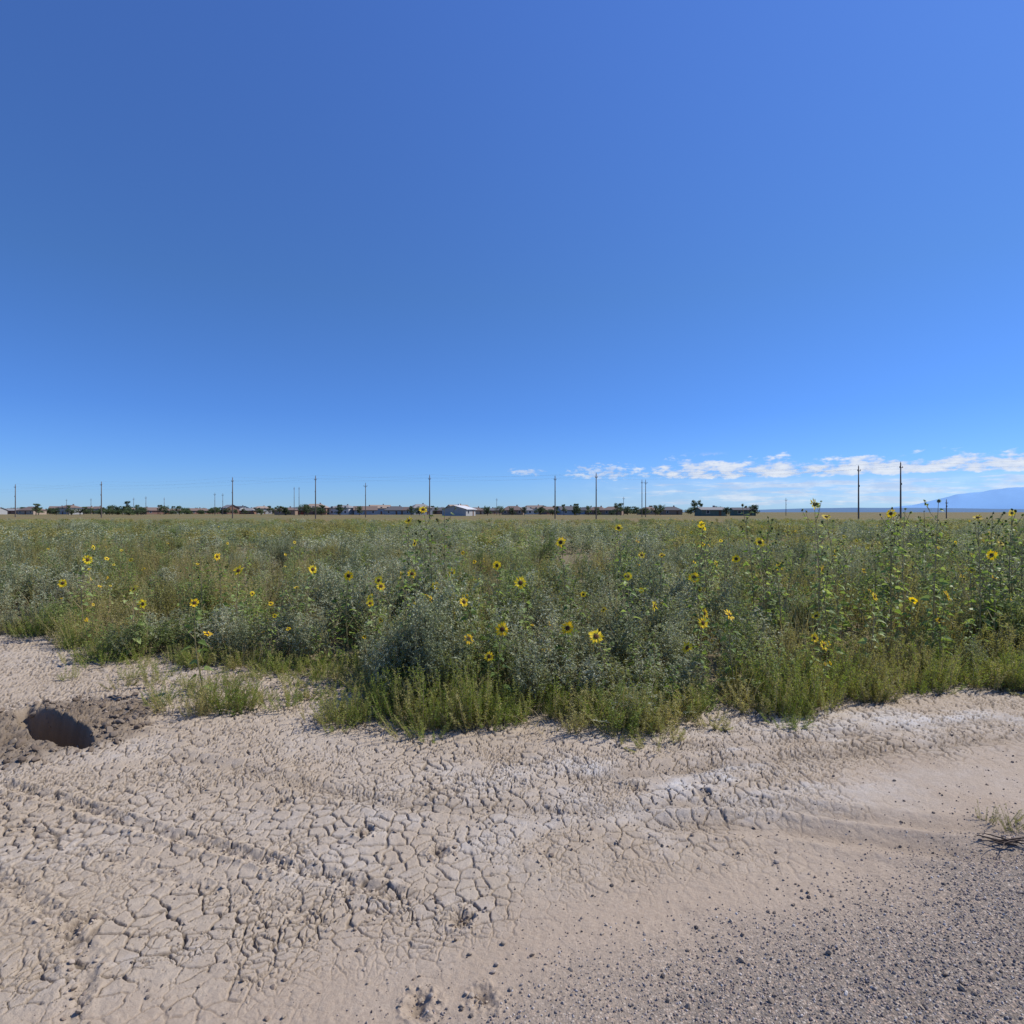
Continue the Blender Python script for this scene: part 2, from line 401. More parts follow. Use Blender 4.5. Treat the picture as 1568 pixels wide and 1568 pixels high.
def heart_leaf(mb,p,d,L,lv):
    d=Vector(d).normalized(); up=Vector((0,0,1)); sd=d.cross(up)
    if sd.length<.1: sd=Vector((1,0,0))
    sd.normalize(); n=sd.cross(d).normalized(); roll=random.gauss(0,.45)
    sd,n=(sd*math.cos(roll)+n*math.sin(roll)),(n*math.cos(roll)-sd*math.sin(roll))
    dr=random.uniform(.15,.55)
    def P(t,w): return p+d*L*t+sd*L*w+n*abs(w)*L*.35-Vector((0,0,1))*L*dr*t*t
    mid=[P(.0,0),P(.25,0),P(.55,0),P(1,0)]
    for s in (-1,1):
        o=[P(-.06,.20*s),P(.12,.36*s),P(.4,.33*s),P(.72,.15*s)]
        fs=[[mid[0],mid[1],o[1],o[0]],[mid[1],mid[2],o[2],o[1]],[mid[2],mid[3],o[3],o[2]]]
        for f in fs: mb.face(f if s>0 else f[::-1],0,lv)
def flower(mb,p,n,Rr,kind):
    n=Vector(n).normalized(); u=n.orthogonal().normalized(); v=n.cross(u)
    def D(a): return u*math.cos(a)+v*math.sin(a)
    rd=Rr*.35
    def dome(r,hh,mi,k=10):
        r0=[p+D(2*math.pi*i/k)*r for i in range(k)]; r1=[p+D(2*math.pi*i/k)*r*.65+n*hh*.75 for i in range(k)]
        for i in range(k):
            mb.face([r0[i],r0[(i+1)%k],r1[(i+1)%k],r1[i]],mi,random.random())
            mb.face([r1[i],r1[(i+1)%k],p+n*hh],mi,random.random())
    k=9
    for i in range(k):
        a=2*math.pi*i/k
        mb.face([p-n*Rr*.22,p+D(a-.4)*rd*.9-n*.003,p+D(a)*rd*(1.5 if kind!='seed' else 1.7)+n*rd*(.1 if kind=='flower' else .5),p+D(a+.4)*rd*.9-n*.003],0,random.random())
    if kind=='flower':
        dome(rd,rd*.45,3)
        m=random.randint(15,21)
        for i in range(m):
            a=2*math.pi*(i+random.uniform(-.3,.3))/m; L=Rr*random.uniform(.85,1.15); c=D(a); t=D(a+math.pi/2)*Rr*.14
            z=random.uniform(-.25,.3)*Rr
            b=p+c*rd*.9; md=p+c*(rd*.4+L*.55)+n*z*.6; tp=p+c*L+n*z
            mb.face([b,md+t,tp,md-t],2,random.random())
    elif kind=='bud': dome(rd*.9,rd*.9,4,8)
    else: dome(rd*1.1,rd*.6,4,9)
def sunflower(seed,H=1.1,branches=5,flowers=3,Rr=.052,seedy=.4,leafy=1.0,lean=(0,0)):
    random.seed(seed); mb=MB()
    n=7; pts=[]
    bx,by=random.gauss(0,.03),random.gauss(0,.03)
    for i in range(n+1):
        t=i/n; pts.append(Vector((lean[0]*t*t+bx*math.sin(t*3),lean[1]*t*t+by*math.sin(t*3),H*t)))
    mb.tube(pts,[.008*(1-.7*i/n) for i in range(n+1)],1,5,.5)
    def at(t):
        s=min(int(t*n),n-1); return pts[s].lerp(pts[s+1],t*n-s)
    tips=[(pts[-1],1.0)]
    a=random.random()*6
    for i in range(branches):
        t=.3+.62*(i+.5)/branches; a+=2.4; l=random.uniform(.18,.42)*(1.25-t)*1.3*max(.6,min(H,1.1))
        p=at(t); d=Vector((math.cos(a)*.62,math.sin(a)*.62,.85)); e=p+d*l+Vector((0,0,l*.15)); mid=p+d*l*.5-Vector((0,0,l*.03))
        mb.tube([p,mid,e],[.004,.003,.002],1,4,.5); tips.append((e,.85))
        for k in range(int(3*leafy)):
            u=random.uniform(.15,.9); b=random.uniform(0,6.28)
            heart_leaf(mb,p.lerp(e,u),Vector((math.cos(b),math.sin(b),random.uniform(-.1,.5))),random.uniform(.035,.07),random.random())
        if random.random()<.7:
            b=random.uniform(0,6.28); q=p.lerp(e,.55); e2=q+Vector((math.cos(b)*.5,math.sin(b)*.5,.8))*l*.45
            mb.tube([q,e2],[.0025,.0015],1,3,.5); tips.append((e2,.6))
    nl=int(17*leafy*max(.7,H))
    a=random.random()*6
    for i in range(nl):
        t=.10+.84*i/max(1,nl-1); a+=2.4; L=(.115-.07*t)*random.uniform(.7,1.2); p=at(t)
        d=Vector((math.cos(a),math.sin(a),random.uniform(.05,.5))); pe=p+d.normalized()*L*.5
        mb.tube([p,pe],[.002,.0015],1,3,.5); heart_leaf(mb,pe,d-Vector((0,0,.25)),L,random.random())
    for i,(p,s) in enumerate(tips):
        kind='flower' if i<flowers else ('seed' if random.random()<seedy else 'bud')
        r=Rr*(random.uniform(.7,1.12)*s if kind=='flower' else random.uniform(.42,.72))
        if kind=='flower': nn=Vector((random.gauss(.1,.65),-.8+random.gauss(0,.45),random.uniform(.0,.85)))
        elif kind=='seed': nn=Vector((random.gauss(0,.6),random.gauss(-.3,.6),random.uniform(-.6,.8)))
        else: nn=Vector((random.gauss(0,.3),random.gauss(0,.3),1))
        flower(mb,p+nn.normalized()*.008,nn,r,kind)
    return mb.mesh('wild_sunflower',[M_sfleaf,M_stem,M_petal,M_disc,M_seed])

bushes=[]
for i in range(4): bushes.append(bush(100+i,M_sage,.85+.1*(i%2),.46,27,50,.034,.0135,.42))
for i in range(4): bushes.append(bush(200+i,M_green,.8+.12*(i%2),.42,25,50,.038,.0135,.47))
for i in range(3): bushes.append(bush(300+i,M_yel,.8,.36,23,46,.030,.009,.68))
farb=[]
for i in range(3): farb.append(bush(400+i,[M_sage,M_green,M_yel][i],.8,.65,18,22,.075,.032,.35,False))
koch=[kochia(500+i,M_grass,.42,16,.15) for i in range(4)]+[kochia(510+i,M_yel,.40,13,.13) for i in range(2)]
dry=[tuft(600+i,M_dry,.55,45,.16,.004,.6) for i in range(2)]+[tuft(610,M_grass,.25,80,.13,.004,.6)]

P=[];Rt=[];S=[];I=[]
def put(x,y,idx,sx,sz=None,tilt=.12):
    P.append((x,y,0)); Rt.append((random.gauss(0,tilt),random.gauss(0,tilt),random.uniform(0,6.28))); S.append((sx,sx,sz if sz else sx)); I.append(idx)
random.seed(11)
NBU=len(bushes)
def N1(f,x,y,s): return float(vnoise(np.array([x*f]),np.array([y*f]),s)[0])
def choose(x,y):
    a=float(fbm(np.array([x*.6]),np.array([y*.45]),3,120)[0]); r=random.random()*.5+.25+ (a-.5)*3.6
    return 'sage' if r<.54 else ('green' if r<.78 else 'yel')
def pick(k): return random.randrange(0,4) if k=='sage' else (random.randrange(4,8) if k=='green' else random.randrange(8,11))
def area_fill(d0,d1,dens,xk,fn):
    ymax=d1+9; n=int(dens*(2*xk*ymax)*(ymax-4)) 
    for _ in range(n):
        y=random.uniform(4,ymax); x=random.uniform(-xk*ymax,xk*ymax)
        if abs(x)>.97*y+1.2: continue
        dp=y-float(edge(x))
        if d0<=dp<d1: fn(x,y,dp)
def f_near(x,y,dp):
    cl=N1(1.1,x,y,9)
    hs=.46+.46*min(1,dp/1.3); hs*=random.uniform(.75,1.1)*(.50+.92*cl)
    put(x,y,pick(choose(x,y)),random.uniform(.8,1.1)*(.65+.4*min(1,dp)),hs)
area_fill(.10,3.2,8.2,1.0,f_near)
area_fill(3.2,12,3.2,1.0,f_near)
def f_far(x,y,dp):
    if N1(.25,x,y,66)<.2 and random.random()<.7: return
    k=choose(x*.4,y*.25); i=NBU+{'sage':0,'green':1,'yel':2}[k]
    put(x,y,i,random.uniform(.8,1.6),random.uniform(.6,1.25)*(.65+.55*N1(.4,x,y,67)))
area_fill(12,45,.95,1.0,f_far)
area_fill(45,95,.18,1.0,lambda x,y,dp: put(x,y,NBU+random.choice([0,1,2,2]),random.uniform(1.2,2.4),random.uniform(.5,.85)))
P=np.array(P); P[:,2]=gz(P[:,0],P[:,1])-.01
print('bushes',len(P))
scatter('weed_thicket',bushes+farb,P,Rt,S,I)

P=[];Rt=[];S=[];I=[]
random.seed(12)
for _ in range(1150):
    x=random.uniform(-9,9); dp=abs(random.gauss(0,.32))-.10; y=float(edge(x))+dp
    g=N1(1.1,x,0,33)
    if x<-1.3 and random.random()<.65: continue
    if N1(2.2,x,3,34)<.15: continue
    yel=N1(.9,x,7,38)>.55
    i=random.choice([4,5,4,5,0,1]) if yel and random.random()<.7 else random.choice([0,1,2,3,0,1,2,3,4,8])
    if random.random()<.05: i=random.choice([6,7])
    put(x,y,i,random.uniform(.5,1.15),random.uniform(.3,1.1)*(.5+.85*g),.16)
for _ in range(330):
    y=random.uniform(5,16); x=random.uniform(-1.0*y,1.0*y)
    if y-float(edge(x))<.5: continue
    put(x,y,random.choice([6,7,4,5,4,5]),random.uniform(.9,1.4),random.uniform(1.1,1.7),.15)
for (cx,cy,n,r,hh) in [(-2.32,4.92,10,.11,.95),(-2.2,4.98,5,.08,.7),(-1.92,5.05,4,.14,.5),(-1.39,4.78,6,.12,.7),(-1.15,4.7,5,.14,.6),(-2.95,5.35,4,.18,.4),(-3.0,5.0,2,.1,.35),(-1.7,5.3,4,.25,.4),(-2.6,5.6,5,.35,.4),(-.75,4.6,6,.2,.7),(-3.6,5.8,6,.3,.5),(.95,4.28,3,.12,.3),(1.3,4.45,3,.1,.3),(2.2,4.65,3,.15,.4)]:
    for _ in range(n): put(cx+random.gauss(0,r),cy+random.gauss(0,r*.7),random.randrange(0,6),random.uniform(.55,.9),hh*random.uniform(.6,1.1),.15)
for (cx,cy) in [(2.50,3.04),(2.56,3.10),(2.44,3.14)]: put(cx,cy,random.randrange(4,6),.28,random.uniform(.25,.5),.3)
P=np.array(P); P[:,2]=gz(P[:,0],P[:,1])-.008
scatter('grass',koch+dry,P,Rt,S,I)

sfv=[sunflower(700,1.05,6,2,.053,.3),sunflower(701,1.2,7,1,.05,.7,.8),sunflower(702,.9,4,1,.048,.2,1.3),sunflower(703,1.3,8,1,.048,.9,.7),sunflower(704,1.1,6,0,.052,1,.7),sunflower(705,1.0,5,3,.053,.4),sunflower(706,.8,4,0,.05,.2,1.5),sunflower(707,.7,3,0,.04,0,1.8)]
P=[];Rt=[];S=[];I=[]
random.seed(13)
def f_sf(x,y,dp):
    right=1 if x>.25*y else 0
    if y>9 and random.random()>(.8 if right else .5): return
    if N1(.8,x,y,91)<.42: i=random.choice([4,7,6,6,7,7,6,4])
    else: i=random.choice([0,1,2,4,7,5,6,6,7,7,6]) if not right else random.choice([1,3,4,3,4,0,6,6,5,7,7])
    s=random.uniform(.6,.95)*(.6+.4*min(1,dp/1.2))*(1.15 if right and y>5.5 else 1)
    put(x,y,i,s,s,.12); Rt[-1]=(Rt[-1][0],Rt[-1][1],random.gauss(0,.7))
area_fill(.05,2.5,3.9,1.0,f_sf)
area_fill(2.5,9,1.5,1.0,f_sf)
area_fill(9,35,.3,1.0,f_sf)
P=np.array(P); P[:,2]=gz(P[:,0],P[:,1])-.01
print('sf',len(P))
scatter('sunflower_patch',sfv,P,Rt,S,I)

SF=[(-.97,5.6,.98,4,.3,5),(-.98,6.5,1.22,3,.3,6),(-.60,6.0,.95,4,.3,5),(-.32,5.2,.80,2,.3,4),(-.10,4.95,.64,2,.2,3),(1.10,5.6,.95,2,.3,5),(1.74,6.0,.9,2,.3,5),(1.59,5.2,.62,2,.2,3),(3.02,5.8,1.02,2,.4,5),(4.21,6.0,.78,2,.3,4),(4.0,6.2,.68,1,.3,4),(-2.68,5.32,.80,2,.2,3),(-5.37,7.7,.98,3,.4,5),(1.33,7.5,1.36,2,.8,7),(2.85,7.0,1.2,3,.6,7),(2.51,5.25,.5,2,.2,3),(-1.27,5.9,.92,3,.3,4),(5.1,6.5,1.1,2,.6,6),(3.28,6.6,1.64,1,.9,8),(4.2,6.1,1.70,0,1,8),(4.05,6.5,1.55,1,.9,8),(2.8,7.1,1.63,0,1,7),(-1.03,7.4,1.58,1,.8,8),(-.85,7.6,1.58,0,.8,7),(-1.2,7.2,1.45,1,.8,7),(4.9,6.4,1.5,1,.9,8),(5.4,6.9,1.55,0,.9,8),(3.7,6.9,1.5,1,.9,7),(4.6,7.2,1.6,0,.9,8),(2.3,7.2,1.4,1,.8,7),(.55,7.0,1.2,1,.6,6),(-4.1,6.6,.75,2,.4,4),(-3.1,6.9,.9,1,.4,4),(.4,5.2,.6,1,.3,4),(.8,5.0,.55,1,.3,3),(3.3,5.7,.8,1,.4,5),(-.2,6.3,1.0,1,.7,6),(1.9,5.15,.7,1,.3,4),(5.9,7.2,1.6,0,1,8),(6.2,7.6,1.55,1,1,7),(3.1,7.4,1.5,0,1,7),(4.4,6.8,1.6,0,1,8),(5.0,7.4,1.58,0,1,7),(-2.2,6.6,.95,1,.3,5),(-3.7,7.6,1.0,1,.3,5),(-1.7,6.4,.9,1,.3,4),(.1,5.9,.85,1,.3,5)]
for i,(x,y,H,fl,se,br) in enumerate(SF):
    me=sunflower(900+i,H,br,fl,.060,se,1.15,(random.gauss(0,.05),random.gauss(0,.03)))
    obj('wild_sunflower',me,(x,y,float(gz(x,y)[0])-.01))

random.seed(50); mb=MB()
for k in range(9):
    p=Vector((random.gauss(0,.02),random.gauss(0,.02),.008)); a=random.uniform(-.5,.5)+(math.pi if k%3 else 0); pts=[p]
    for s in range(4):
        p=p+Vector((math.cos(a),math.sin(a)*.8,random.uniform(-.08,.3)))*.042; p.z=max(p.z,.006); a+=random.gauss(0,.3); pts.append(p.copy())
    mb.tube(pts,[.005,.004,.003,.002,.001],0,4,random.random())
obj('dead_twig',mb.mesh('dead_twig',[simple_mat('dead_wood',(.08,.055,.04))]),(2.38,2.93,float(gz(2.38,2.93)[0])+.005))

# ------------------------------------------------------------------ stones and clods
def rock(seed,flat=.7):
    import bmesh
    bm=bmesh.new(); bmesh.ops.create_icosphere(bm,subdivisions=2 if seed<3 else 1,radius=1)
    random.seed(seed)
    ax=[Vector((random.gauss(0,1),random.gauss(0,1),random.gauss(0,1))).normalized() for _ in range(7)]
    for v in bm.verts:
        c=v.co.copy()
        for a in ax:
            d=c.dot(a)
            if d>.62: c-=a*(d-.62)*.85
        c*=1+random.gauss(0,.05); c.z*=flat; v.co=c
    me=bpy.data.meshes.new('stone'); bm.to_mesh(me); bm.free(); return me
def stone_mat(name,stops):
    m,nt,out=new_mat(name); b=NB(nt)
    col=b.ramp(b.n('ShaderNodeObjectInfo').outputs['Random'],stops)
    tc=b.n('ShaderNodeTexCoord').outputs['Object']; nz=b.noise(tc,3,4)
    col=b.mix(b.mr(nz,.3,.7,0,.4),col,(.26,.21,.17))
    p=b.n('ShaderNodeBsdfPrincipled'); p.inputs['Roughness'].default_value=.9; p.inputs['Specular IOR Level'].default_value=.2
    b.l(col,p.inputs['Base Color']); b.l(p.outputs[0],out.inputs[0]); return m
MG=stone_mat('gravel_stone',[(0,(.12,.11,.11)),(.25,(.22,.20,.19)),(.5,(.33,.28,.24)),(.7,(.45,.33,.25)),(.88,(.55,.47,.40)),(1,(.68,.63,.56))])
MC=stone_mat('mud_clod',[(0,(.24,.18,.13)),(.6,(.36,.29,.21)),(1,(.45,.37,.29))])
MD=stone_mat('dark_pebble',[(0,(.07,.06,.055)),(.6,(.14,.12,.10)),(1,(.26,.20,.15))])
g_m=[rock(i,.75) for i in range(5,9)]; [m.materials.append(MG) for m in g_m]
c_m=[rock(i,.6) for i in range(3)]; [m.materials.append(MC) for m in c_m]
d_m=[rock(i+20,.7) for i in range(3)]; [m.materials.append(MD) for m in d_m]
def pts_scatter(name,ms,x,y,size,sink=.2):
    h=ground(x,y,True)[0]; n=len(x)
    P=np.stack([x,y,h+size*(.5-sink)],1); Rr=rng.random((n,3))*6.28; Rr[:,:2]*=.12
    S=size[:,None]*(.7+.6*rng.random((n,3)))
    scatter(name,ms,P,Rr,S,rng.integers(0,len(ms),n))
n=250000; x=rng.uniform(-.8,5.5,n); y=rng.uniform(1.3,4.2,n)
g=ground(x,y,False)[2]; k=rng.random(n)<g**1.4*.55+.006
k&=(rng.random(n)<np.clip(2.5/y,0,1)**2); x=x[k];y=y[k]
size=.0022+.0044*rng.random(len(x))**2.2
print('gravel',len(x)); pts_scatter('gravel',g_m,x,y,size)
n=5600; x=rng.uniform(-6,1.5,n); y=rng.uniform(1.5,6,n); dn=sstep(.45,.7,fbm(x*2,y*2,3,99)); k=(rng.random(n)<.15+.8*dn)&(y<edge(x)+.2); x=x[k];y=y[k]
xs=[x];ys=[y]
for fx,fy in FP:
    xs.append(fx+rng.normal(0,.045,24)); ys.append(fy+rng.normal(0,.05,24))
for pts,w,dp,tr in TR[:3]:
    for a,b in zip(pts[:-1],pts[1:]):
        t=rng.random(40); xs.append(a[0]+(b[0]-a[0])*t+rng.normal(0,.04,40)); ys.append(a[1]+(b[1]-a[1])*t+rng.normal(0,.04,40))
x=np.concatenate(xs);y=np.concatenate(ys)
pts_scatter('mud_clods',c_m,x,y,.003+.010*rng.random(len(x))**3)
n=1900; x=rng.uniform(-2.5,5,n); y=rng.uniform(1.5,4.6,n); k=y<edge(x)-.2; x=x[k];y=y[k]
pts_scatter('pebbles',d_m,x,y,.003+.008*rng.random(len(x))**3)
MW=stone_mat('damp_clod',[(0,(.09,.065,.045)),(.6,(.16,.12,.085)),(1,(.25,.20,.145))])
w_m=[rock(i,.7) for i in range(3)]; [m.materials.append(MW) for m in w_m]
a=rng.random(600)*6.28; rr=.35+.45*rng.random(600)
pts_scatter('dug_earth',w_m,HX+np.cos(a)*rr,HY+np.sin(a)*rr,.005+.026*rng.random(600)**3)

# ------------------------------------------------------------------ distant trees
M_tree=leaf_mat('tree_foliage',[(.035,.055,.025),(.07,.105,.04),(.13,.165,.065)],.15)
M_bark=simple_mat('bark',(.12,.09,.065))
def tree(seed,H=6,Wd=2.6,n=900,trunk=.25):
    random.seed(seed); mb=MB()
    mb.tube([(0,0,-.1),(.05,0,H*trunk),(.1,.05,H*.6)],[.2,.15,.07],1,7)
    cl=[]
    for i in range(13):
        a=random.uniform(0,6.28); r=Wd*random.uniform(.1,.8); z=H*random.uniform(trunk+.08,.9); r*=math.sqrt(max(.1,1-abs((z/H-.5)*1.6)**2))
        c=Vector((math.cos(a)*r,math.sin(a)*r,z)); cl.append((c,random.uniform(.45,1.0)*Wd*.42,random.random()))
        mb.tube([(0.05,0,H*trunk*.9),tuple(c*.6+Vector((0,0,H*.15))),tuple(c)],[.08,.05,.02],1,4)
    for i in range(n):
        c,r,sh=random.choice(cl); d=Vector((random.gauss(0,1),random.gauss(0,1),random.gauss(0,.8))).normalized()*r*random.random()**.4
        mb.leaf(c+d,Vector((random.gauss(0,1),random.gauss(0,1),random.gauss(0,1))),random.uniform(.25,.5),random.uniform(.2,.35),0,min(1,max(0,.5*sh+.3*random.random()+.25*d.z/r)))
    return mb.mesh('tree',[M_tree,M_bark])
trees=[tree(1000,6,2.8),tree(1001,5,2.6),tree(1002,7.5,2.2),tree(1003,4,2.6,800,.12),tree(1004,5.5,3.4)]
TL=[(-.34,270,4,.9),(-.335,280,1,1),(-.25,300,1,.9),(-.165,290,0,.75),(-.152,300,3,1),(-.04,285,3,1.1),(-.02,290,4,.8),(.0,300,3,1),(.02,290,1,.8),(.085,290,2,.75),(.105,280,1,.9),(.125,300,0,.8),(.14,290,3,1),(.172,270,0,.95),(.178,275,2,.8),(.205,300,1,.8),(.235,300,0,.85),(.243,290,4,.9),(.300,250,0,1.1),(.308,252,2,.75),(.34,255,3,.9),(.352,235,1,.7),(.392,270,4,.75),(.398,245,1,.9),(-.63,380,2,1.2),(-.615,360,0,1),(-.655,400,4,1.1),(-.37,300,3,1),(-.57,330,4,.9),(-.545,340,1,1)]
for s,d,mi,sc in TL: obj('tree',trees[mi],(s*d,d,0),(0,0,random.random()*6),sc)
P=[];Rt=[];S=[];I=[]
random.seed(14)
for _ in range(1150):
    front=random.random()<.13
    d=random.uniform(290,370) if front else random.uniform(420,640); s=random.uniform(-.97,.40)
    if s>.27 and random.random()<.6: continue
    if N1(20,s,0,55)<.42 and front: continue
    put(s*d,d,random.choice([0,1,3,4,3,4,1,2]),random.uniform(.7,1.3),random.uniform(.4,.85)*(.7+d/1100),.03)
P=np.array(P)
scatter('distant_trees',trees,P,Rt,S,I)

# ------------------------------------------------------------------ houses
def hm(n,c): return simple_mat(n,c,tuple(x*.85 for x in c),1.5,.85)
WALL=[hm('stucco_tan',(.42,.33,.25)),hm('siding_white',(.66,.63,.58)),hm('siding_grey',(.40,.40,.39)),hm('stucco_brown',(.28,.20,.145)),hm('brick_wall',(.28,.16,.12)),hm('siding_green',(.12,.17,.14)),hm('siding_blue',(.28,.34,.40))]
ROOF=[hm('shingle_brown',(.20,.145,.12)),hm('shingle_grey',(.27,.26,.25)),hm('shingle_dark',(.12,.115,.12)),hm('roof_tan',(.34,.26,.20)),hm('metal_roof',(.60,.61,.62))]
M_glass=simple_mat('window_glass',(.05,.06,.08),None,4,.15); M_trim=hm('white_trim',(.7,.7,.68)); M_door=hm('door_paint',(.16,.09,.06))
def house(kind,x,y,w,dp,wh,rh,wm,rm,rot=0,hip=False):
    e=bpy.data.objects.new(kind,None); e.location=(x,y,0); e.rotation_euler=(0,0,rot); scene.collection.objects.link(e)
    a,b=w/2,dp/2
    mb=MB(); mb.box(-a,a,-b,b,-.2,wh,0)
    if not hip:
        for s in (-1,1): mb.face([(s*a,-b,wh),(s*a,b,wh),(s*a,0,wh+rh)],0,.5)
    obj('walls',mb.mesh('walls',[wm]),parent=e)
    mb=MB(); o=.5; ra=a*.45 if hip else a+o; zz=wh-.12
    r0=[(-a-o,-b-o,zz),(a+o,-b-o,zz),(a+o,b+o,zz),(-a-o,b+o,zz)]; r1=[(-ra,0,wh+rh+.05),(ra,0,wh+rh+.05)]
    mb.face([r0[0],r0[1],r1[1],r1[0]],0,.5); mb.face([r0[2],r0[3],r1[0],r1[1]],0,.5)
    if hip: mb.face([r0[1],r0[2],r1[1]],0,.5); mb.face([r0[3],r0[0],r1[0]],0,.5)
    mb.box(-a-o,a+o,-b-o-.05,-b-o,zz-.2,zz+.02,0); mb.box(a*.3,a*.3+.7,.6,1.3,wh+rh*.4,wh+rh+.7,0)
    obj('roof',mb.mesh('roof',[rm]),parent=e)
    mb=MB(); mt=MB(); nW=max(2,int(w/4)); floors=2 if wh>4 else 1
    for f in range(floors):
        for i in range(nW):
            cx=-a+w*(i+.5)/nW; z=1.0+2.7*f
            if i==nW//2 and f==0: continue
            mt.box(cx-.7,cx+.7,-b-.05,-b,z-.1,z+1.3,0); mb.box(cx-.58,cx+.58,-b-.08,-b-.05,z,z+1.2,0)
    obj('windows',mb.mesh('windows',[M_glass]),parent=e); obj('window_trim',mt.mesh('trim',[M_trim]),parent=e)
    mb=MB(); cx=-a+w*(nW//2+.5)/nW; mb.box(cx-.5,cx+.5,-b-.06,-b,0,2.1,0); obj('door',mb.mesh('door',[M_door]),parent=e)
random.seed(15)
s=-.92
while s<-.38:
    d=random.uniform(390,560); house('house',s*d,d,random.uniform(9,15),9,random.choice([2.8,2.8,2.8,4.6]),random.uniform(1.3,2.4),random.choice(WALL[:5]),random.choice(ROOF[:4]),random.uniform(-.9,.9),random.random()<.5)
    s+=random.uniform(.012,.034)
s=-.37
while s<.1:
    d=random.uniform(340,480); house('house',s*d,d,random.uniform(9,15),9,random.choice([2.8,2.8,2.8,4.2]),random.uniform(1.3,2.3),random.choice([WALL[0],WALL[3],WALL[4],WALL[6],WALL[3],WALL[1],WALL[2]]),random.choice(ROOF[:4]),random.uniform(-.8,.8),random.random()<.6)
    s+=random.uniform(.015,.038)
for s in (.12,.14,.165,.225,.26):
    d=random.uniform(330,390); house('house',s*d,d,11,9,2.8,1.8,random.choice([WALL[3],WALL[4],WALL[6]]),random.choice(ROOF[:3]),random.uniform(-.7,.7),True)
house('metal_barn',-.087*255,255,9,11,2.9,1.4,WALL[2],ROOF[4],R(68))
house('green_house',.325*245,245,10,7,2.6,.9,WALL[5],ROOF[1],.1)
house('green_house',.378*262,262,9,7,2.6,.9,WALL[5],ROOF[2],-.1)
house('red_barn',-.352*360,360,7,7,2.8,1.5,hm('red_paint',(.30,.06,.04)),ROOF[2],.3)

# ------------------------------------------------------------------ utility poles and wires
M_pole=simple_mat('weathered_pole',(.10,.075,.06),(.17,.14,.12),6); M_ins=simple_mat('insulator',(.25,.25,.27),None,4,.3); M_wire=simple_mat('wire',(.3,.3,.31))
def pole(x,y,H,arm=True,r=.15):
    e=bpy.data.objects.new('utility_pole',None); e.location=(x,y,0); scene.collection.objects.link(e)
    mb=MB(); mb.tube([(0,0,-.3),(0,0,H*.5),(0,0,H)],[r,r*.85,r*.62],0,8); obj('shaft',mb.mesh('shaft',[M_pole],True),parent=e)
    mb=MB(); mi=MB(); aw=.55 if arm else .3
    mb.box(-aw,aw,-.05-r,.05-r,H-.9,H-.8,0)
    for xx in (-aw+.05,aw-.05): mi.tube([(xx,-r,H-.8),(xx,-r,H-.55)],[.05,.035],0,6)
    if arm: mb.tube([(-.4,-r,H-.85),(0,-r,H-1.4)],[.025,.025],0,4); mb.tube([(.4,-r,H-.85),(0,-r,H-1.4)],[.025,.025],0,4)
    mi.tube([(0,0,H),(0,0,H+.22)],[.05,.035],0,6); mb.box(-.09,.09,-.09-r,-r,H*.62,H*.62+.35,0)
    obj('crossarm',mb.mesh('crossarm',[M_pole]),parent=e); obj('insulators',mi.mesh('insulators',[M_ins]),parent=e)
A=[(-.965,215,9.6),(-.814,187,10),(-.673,171,10),(-.458,150,10),(-.322,143,10),(-.135,140,10),(.0706,143,10),(.138,133,10),(.568,112,10),(.637,104,10),(1.2,80,10)]
for s,d,H in A: pole(s*d,d,H,arm=False,r=.15)
for s,d,H in [(-.24,178,10),(.183,300,9),(-.025,330,9),(.449,260,7.5),(.712,150,4.6),(-.357,280,13),(-.349,280,13),(-.487,300,11),(-.474,310,11),(-.60,330,10),(-.62,360,10),(-.57,340,9.5),(-.69,380,10),(-.73,400,10),(.213,190,11.5),(.219,190,11.5)]: pole(s*d,d,H,arm=random.random()<.7,r=.14)
def wires(chain,name,offs):
    mb=MB()
    for (s0,d0,h0),(s1,d1,h1) in zip(chain[:-1],chain[1:]):
        for ox,oz in offs:
            a=Vector((s0*d0+ox,d0-.15,h0+oz)); b=Vector((s1*d1+ox,d1-.15,h1+oz)); pts=[]
            for i in range(13):
                t=i/12; p=a.lerp(b,t); p.z-=1.2*4*t*(1-t)*((b-a).length/90); pts.append(p)
            mb.tube(pts,.007,0,3)
    obj(name,mb.mesh(name,[M_wire]))
wires([A[i] for i in (0,2,3,5,6,8,10)],'power_lines',[(0,.2),(-.25,-.6)])
wires([A[i] for i in (1,4,7,9)],'power_lines',[(0,.2),(-.25,-.6)])

# ------------------------------------------------------------------ mountains and bluff
def ridge(name,xs,zs,y0,depth,col,seed,amp,hz):
    nx,ny=220,24; X=np.linspace(xs[0],xs[-1],nx); v=[];f=[]
    for j in range(ny):
        t=j/(ny-1); yy=y0+depth*t; prof=math.sin(math.pi*min(1,t*1.0))**.8
        H=np.interp(X,xs,zs)*prof; nz=(fbm(X/hz,np.full(nx,yy/hz),5,seed)-.5)*amp*prof*np.minimum(1,H/ max(zs)*2+.1)
        for i in range(nx): v.append((X[i]*(yy/y0),yy,max(-5,(H[i]+nz[i])*yy/y0-5)))
    for j in range(ny-1):
        for i in range(nx-1): a=j*nx+i; f.append((a,a+1,a+nx+1,a+nx))
    me=bpy.data.meshes.new(name); me.from_pydata(v,[],f); me.polygons.foreach_set('use_smooth',[True]*len(f)); me.materials.append(simple_mat(name+'_hazed_rock',col,tuple(c*.9 for c in col),.0006,1)); me.update()
    obj(name,me)
ridge('mountain',[9800,11400,12500,13300,13900,14600,15400,16300,18500,22000,28000],[0,110,230,420,560,620,730,780,860,850,0],19000,6000,(.20,.40,.68),3,150,1100)  # blue base colour carries the aerial haze, painted on the slopes
